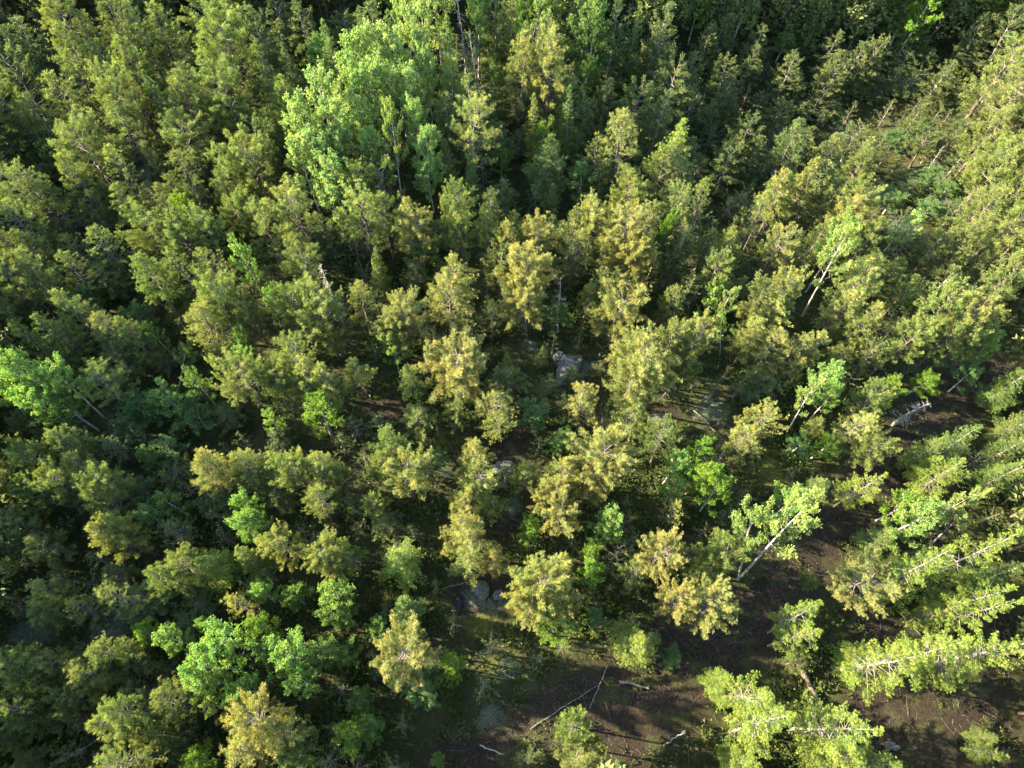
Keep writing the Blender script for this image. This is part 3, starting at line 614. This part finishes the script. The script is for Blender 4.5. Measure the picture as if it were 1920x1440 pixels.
def build_ground():
    xs = np.concatenate((np.linspace(-700, -96, 12), np.arange(-92, 92.1, .6), np.linspace(96, 700, 12)))
    ys = np.concatenate((np.linspace(-500, -36, 8), np.arange(-32, 122, .6), np.linspace(126, 900, 12)))
    X, Y = np.meshgrid(xs, ys)
    soil, lich, moss = masks(X, Y)
    Z = gz(X, Y) + rng.normal(size=X.shape) * .03
    nx, ny = len(xs), len(ys)
    V = np.stack((X, Y, Z), -1).reshape(-1, 3)
    i = (np.arange(ny - 1)[:, None] * nx + np.arange(nx - 1)[None]).ravel()
    F = np.stack((i, i + 1, i + nx + 1, i + nx), -1)
    m, nt, out = new_mat('forest_floor'); L = nt.links
    tc = N(nt, 'ShaderNodeTexCoord')
    def noise(sc, det=6, rough=.6):
        n = N(nt, 'ShaderNodeTexNoise'); n.inputs['Scale'].default_value = sc; n.inputs['Detail'].default_value = det; n.inputs['Roughness'].default_value = rough
        L.new(tc.outputs['Object'], n.inputs['Vector']); return n.outputs['Fac']
    def ramp(v, a, b):
        r = N(nt, 'ShaderNodeMapRange'); r.inputs[1].default_value = a; r.inputs[2].default_value = b
        L.new(v, r.inputs[0]); return r.outputs[0]
    big, mid, fine, tiny = noise(.12), noise(.7), noise(3.5, 8, .7), noise(14., 8, .75)
    c = mixc(nt, ramp(mid, .35, .65), (.020, .030, .010), (.055, .066, .020))
    c = mixc(nt, ramp(fine, .42, .66), c, (.062, .047, .026))
    c = mixc(nt, math_n(nt, 'MULTIPLY', ramp(tiny, .55, .7), .6), c, (.13, .13, .06))
    def attr(nm, lo, hi):
        a = N(nt, 'ShaderNodeAttribute', attribute_name=nm)
        v = math_n(nt, 'ADD', a.outputs['Fac'], math_n(nt, 'MULTIPLY', math_n(nt, 'SUBTRACT', mid, .5), .9))
        v = math_n(nt, 'ADD', v, math_n(nt, 'MULTIPLY', math_n(nt, 'SUBTRACT', fine, .5), .7))
        return ramp(v, lo, hi)
    sc_ = mixc(nt, ramp(fine, .35, .65), (.020, .015, .011), (.046, .035, .025))
    sc_ = mixc(nt, math_n(nt, 'MULTIPLY', ramp(tiny, .54, .68), .8), sc_, (.20, .155, .11))
    sc_ = mixc(nt, ramp(mid, .50, .62), sc_, mixc(nt, ramp(tiny, .4, .6), (.030, .036, .012), (.085, .085, .035)))
    c = mixc(nt, attr('soil', .42, .60), c, sc_)
    lc = mixc(nt, ramp(tiny, .46, .6), (.05, .06, .035), (.20, .22, .18))
    lc = mixc(nt, ramp(fine, .52, .66), lc, (.07, .09, .035))
    c = mixc(nt, attr('lichen', .62, .82), c, lc)
    yc = mixc(nt, ramp(tiny, .4, .6), (.07, .085, .018), (.17, .15, .03))
    c = mixc(nt, attr('moss', .55, .95), c, yc)
    d = N(nt, 'ShaderNodeBsdfPrincipled'); d.inputs['Roughness'].default_value = .95; d.inputs['Specular IOR Level'].default_value = .1
    bp = N(nt, 'ShaderNodeBump'); bp.inputs['Distance'].default_value = .25; bp.inputs['Strength'].default_value = .9
    L.new(math_n(nt, 'ADD', fine, math_n(nt, 'MULTIPLY', tiny, .4)), bp.inputs['Height']); L.new(bp.outputs[0], d.inputs['Normal'])
    L.new(c, d.inputs['Base Color']); L.new(d.outputs[0], out.inputs[0])
    me = make_mesh('ground', V, F, m, {'soil': soil.ravel(), 'lichen': lich.ravel(), 'moss': moss.ravel()}, True)
    o = mesh_obj('ground', me); o['kind'] = 'structure'
build_ground()

# ------------------------------------------------------------------ undergrowth, brush litter, pebbles (uncountable)
def scatter_visible(n, rg):
    u = rg.uniform(-150, 2070, n); v = rg.uniform(-60, 1560, n)
    P = np.array([at(a, b, 0)[:2] for a, b in zip(u, v)])
    keep = rg.random(n) < .5                                # half evenly over the land
    P[keep, 0] = rg.uniform(-85, 85, keep.sum()); P[keep, 1] = rg.uniform(-26, 112, keep.sum())
    return P
def undergrowth():
    rg = np.random.default_rng(5)
    P2 = scatter_visible(30000, rg)
    so, li, mo = masks(P2[:, 0], P2[:, 1])
    dens = .5 + .5 * np.sin(P2[:, 0] * .31 + np.sin(P2[:, 1] * .23) * 2) * np.cos(P2[:, 1] * .27)
    keep = rg.random(len(P2)) < np.clip(1.05 - so * 1.5, .10, 1) * np.clip(1 - li * 1.1, .12, 1) * (.35 + .65 * dens)
    P2 = P2[keep]; n = len(P2)
    r = rg.uniform(.22, .7, n) * (1 + (rg.random(n) < .10) * 1.2)
    m = 22
    off = rg.normal(size=(n, m, 3)); off = off / np.linalg.norm(off, axis=-1, keepdims=True) * rg.random((n, m, 1)) ** .4
    off[..., 2] = np.abs(off[..., 2]) * 1.1
    C = np.concatenate((P2, gz(P2[:, 0], P2[:, 1])[:, None]), 1)
    P = (C[:, None] + off * r[:, None, None]).reshape(-1, 3)
    D = norm(off.reshape(-1, 3) + np.array((0, 0, .5)))
    V, F, tf, sh = blades(P, D, np.repeat(r * .24, m) + .05, np.repeat(rg.random(n), m), 3, .32, .7, rg)
    o = mesh_obj('undergrowth', make_mesh('undergrowth', V, F, M_SHRUB, {'tuft': tf, 'shoot': sh})); o['kind'] = 'stuff'
    tag(o, 'low dark green shrubs, heather and blueberry covering the forest floor', 'undergrowth')
undergrowth()

def brush():
    rg = np.random.default_rng(8); T = Tubes(3)
    P2 = scatter_visible(26000, rg); so, li, mo = masks(P2[:, 0], P2[:, 1])
    keep = rg.random(len(P2)) < np.clip(so * 1.5 - .5, .035, .85)
    for x, y in P2[keep]:
        L = rg.uniform(.2, .8) if rg.random() < .75 else rg.uniform(.8, 2.2); a = rg.normal(.7, 1.2)
        z = float(gz(x, y)) + .04
        T.add(curve(np.array((x, y, z)), a, rg.uniform(0, .25), rg.uniform(-.25, .0), L, 3, .25, rg), rg.uniform(.008, .020), .005)
    o = mesh_obj('brush_litter', T.mesh('brush_litter', M_TWIG)); o['kind'] = 'stuff'
    tag(o, 'thin dry sticks and logging slash strewn over the brown soil', 'brush')
brush()

# ------------------------------------------------------------------ rocks, logs
def rock(name, u, v, wx, wy, hz, rot, label, seed):
    import bmesh
    rg = np.random.default_rng(seed)
    bm = bmesh.new(); bmesh.ops.create_icosphere(bm, subdivisions=4, radius=1)
    pl = norm(rg.normal(size=(16, 3))); dd = rg.uniform(.62, .95, 16); ph = rg.uniform(0, 6, 6)
    for w in bm.verts:
        p = np.array(w.co); k = min(1.0, float(np.min(np.where(pl @ p > .05, dd / np.maximum(pl @ p, .05), 9))))
        p = p * k * (1 + .035 * math.sin(p[0] * 7 + ph[0]) * math.sin(p[1] * 8 + ph[1]) + .02 * math.sin(p[2] * 15 + p[0] * 13 + ph[2]))
        w.co = (p[0] * wx, p[1] * wy, p[2] * hz)
    me = bpy.data.meshes.new(name); bm.to_mesh(me); bm.free(); me.materials.append(M_ROCK)
    o = mesh_obj(name, me); x, y, _ = atg(u, v)
    o.location = (x, y, float(gz(x, y)) + hz * .25); o.rotation_euler = (0, 0, rad(rot))
    tag(o, label, 'rock')
rock('boulder', 1050, 675, .95, .8, .9, 20, 'small rounded grey boulder touching the larger boulder in the mossy opening', 1)
rock('boulder', 1064, 692, 2.2, 1.2, 1.1, 60, 'large elongated grey boulder in the mossy opening near the photo centre', 2)
rock('boulder', 1233, 790, 1.1, .8, .6, 10, 'dark flat boulder half hidden between pines right of centre', 3)
rock('boulder', 943, 878, 1.2, .7, .5, 15, 'low whitish stone lying on bare ground below the centre', 4)
rock('boulder', 901, 1107, .75, .9, .3, 0, 'round yellowish mossy stone in the rock opening', 5)
rock('boulder', 934, 1117, .6, .5, .35, 30, 'small pale stone right of the round mossy stone', 6)
rock('rock_slab', 1745, 262, 3.0, 1.8, .35, 15, 'wide grey rock slab in the shade at upper right', 7)
rock('rock_slab', 1775, 352, 2.4, 1.4, .3, 70, 'lichen covered rock slab beside the leaning white snag', 8)
rock('stone', 858, 1135, .45, .9, .35, -20, 'black stone lying on the lichen ground of the rock opening', 9)
bpy.data.objects['stone'].data.materials.clear(); 
bpy.data.objects['stone'].data.materials.append(bark_mat('black_stone', (.004, .004, .005), (.010, .010, .012)))
rock('stone', 1672, 1400, .65, .35, .3, 0, 'small whitish stone on the dark soil at lower right', 10)

def log(u0, v0, u1, v1, r, label, mat, seed, stubs=5):
    rg = np.random.default_rng(seed); T = Tubes(8)
    a = np.array(atg(u0, v0)[:2]); b = np.array(atg(u1, v1)[:2])
    c = np.append(a, gz(*a) + r + .12); e = np.append(b, gz(*b) + r + .12)
    t = np.linspace(0, 1, 10)[:, None]; P = (e - c) * t + rg.normal(size=(10, 3)) * .03
    L = np.linalg.norm(e - c)
    T.add(P, r, r * .55)
    for s_ in (0, -1):
        T.add(np.array((P[s_] - (P[s_] - P[s_ or 1]) * 0, P[s_] + (P[s_] - P[1 if s_ == 0 else -2]) * .001 + 1e-3)), (r, .001) if s_ == 0 else (r * .55, .001), None)
    for k in range(stubs):
        q = along(P, rg.uniform(.2, .95)); T.add(curve(q, rg.uniform(0, 6.28), .1, .7, rg.uniform(.3, .9) * min(1, L / 5), 4, .2, rg), r * .3, .008, 4)
    o = mesh_obj('fallen_log', T.mesh('fallen_log', mat)); o.location = c
    tag(o, label, 'log', 'fallen trunks on the forest floor')
log(1493, 1243, 1535, 1328, .30, 'thick brown fallen trunk lying left of the big sunlit spruce', M_PBARK, 1)
log(1515, 1308, 1528, 1330, .12, 'short pale log end beside the thick brown fallen trunk', M_DEAD, 2, 1)
log(95, 1440, 190, 1385, .14, 'thin pale trunk fallen in deep shade at the bottom left corner', M_DEAD, 3)
log(1673, 1137, 1725, 1192, .07, 'very thin grey fallen stem above the big sunlit spruce', M_TWIG, 4)
log(995, 1366, 1120, 1285, .045, 'long thin fallen stem crossing the brown clearing', M_TWIG, 5)
log(1138, 1250, 1105, 1330, .045, 'slender forked stem lying upright in the brown clearing', M_TWIG, 6)
log(825, 1106, 893, 1086, .05, 'thin grey pole lying above the mossy rock opening', M_TWIG, 7)
log(1162, 1277, 1215, 1290, .13, 'short curved grey log below the yellow-green spruce', M_TWIG, 8)
log(1240, 1400, 1285, 1370, .06, 'pale thin stick near the bottom edge right of centre', M_DEAD, 9)
log(1300, 770, 1375, 845, .06, 'thin pinkish bare stem slanting through the grey shrubs', M_TWIG, 10)
log(120, 890, 155, 900, .08, 'short grey log end between dark pines at left', M_TWIG, 11, 1)
log(900, 1398, 945, 1415, .06, 'pale thin branch lying at the bottom of the clearing', M_DEAD, 12, 2)
bpy.data.objects.remove(bpy.data.objects['fallen_log.010'])

# ------------------------------------------------------------------ forest beyond the picture's edges (one mass)
def lowpoly(seed, H, R, kind):
    rg = np.random.default_rng(seed)
    n = 420
    f = rg.random(n) ** .8; az = rg.uniform(0, 6.28, n)
    pr = R * ((1 - f) ** .7 * .95 + .1) * rg.uniform(.45, 1.05, n)
    P = np.stack((np.cos(az) * pr, np.sin(az) * pr, H * (.3 + .7 * f)), -1)
    D = norm(np.stack((np.cos(az), np.sin(az), np.full(n, .7)), -1))
    return blades(P, D, np.full(n, .62), rg.random(n), 5, .2, .6, rg)
def margin():
    rg = np.random.default_rng(77)
    pr = [lowpoly(i, 12, 2.3, 0) for i in range(4)]
    Vs, Fs, A, B = [], [], [], []; n = 0; T = Tubes(5)
    for gx in np.arange(-122, 110, 4.3):
        for gy in np.arange(-48, 138, 4.3):
            x, y = gx + rg.uniform(-1.7, 1.7), gy + rg.uniform(-1.7, 1.7)
            h = rg.uniform(10, 14)
            u, v, d = project(np.array((x, y, h * .7)))
            u2, v2, _ = project(np.array((x, y, h)))
            inside = d > 0 and -45 < u < 1965 and -45 < v < 1500
            inside2 = d > 0 and -45 < u2 < 1965 and -40 < v2 < 1500
            near = -650 < u < 2350 and -420 < v < 2000
            if inside or inside2 or not near: continue
            V, F, a, b = pr[rg.integers(4)]
            sc = rg.uniform(.85, 1.2); an = rg.uniform(0, 6.28); c, s_ = math.cos(an), math.sin(an)
            W = V @ np.array(((c, s_, 0), (-s_, c, 0), (0, 0, 1))) * np.array((sc, sc, h / 12)) + np.array((x, y, float(gz(x, y))))
            Vs.append(W); Fs.append(F + n); A.append(a); B.append(b); n += len(V)
            T.add(np.array(((x, y, -.2), (x, y, h * .9))), .16, .03)
    print('margin trees', len(Vs))
    o = mesh_obj('surrounding_forest', make_mesh('surrounding_forest', np.concatenate(Vs), np.concatenate(Fs), M_PINE, {'tuft': np.concatenate(A), 'shoot': np.concatenate(B)}))
    o['kind'] = 'stuff'; tag(o, 'dense pine forest continuing beyond the edges of the photo', 'forest')
    t = mesh_obj('trunks', T.mesh('surrounding_trunks', M_PBARK), o)
margin()

# ------------------------------------------------------------------ light
SUN_EL, SUN_AZ_VEC = 25, (-.97, .12)
az = math.atan2(SUN_AZ_VEC[1], SUN_AZ_VEC[0])
sd = Vector((math.cos(az) * math.cos(rad(SUN_EL)), math.sin(az) * math.cos(rad(SUN_EL)), math.sin(rad(SUN_EL))))
ld = bpy.data.lights.new('sun', 'SUN'); lo = bpy.data.objects.new('sun', ld); COL.objects.link(lo)
lo.rotation_euler = sd.to_track_quat('Z', 'Y').to_euler(); lo.location = sd * 200
ld.energy = 5.0; ld.angle = rad(.6); ld.color = (1.0, .87, .62)
w = bpy.data.worlds.new('World'); SC.world = w; w.use_nodes = True
nt = w.node_tree; bg = nt.nodes['Background']
sky = nt.nodes.new('ShaderNodeTexSky'); sky.sky_type = 'NISHITA'; sky.sun_disc = False
sky.sun_elevation = rad(SUN_EL); sky.sun_rotation = math.pi / 2 - az
nt.links.new(sky.outputs[0], bg.inputs[0]); bg.inputs[1].default_value = .118
SC.view_settings.view_transform = 'Standard'; SC.view_settings.look = 'None'
SC.view_settings.exposure = 2.82; SC.view_settings.gamma = 1
SC.cycles.max_bounces = 6; SC.cycles.diffuse_bounces = 3; SC.cycles.transmission_bounces = 3
cats = {}
for s in SPECS: cats[KINDS[s['k']][4]] = cats.get(KINDS[s['k']][4], 0) + 1
labs = [s['label'] for s in SPECS]
print('trees', len(SPECS), cats, 'unique labels', len(set(labs)), 'max words', max(len(l.split()) for l in labs))
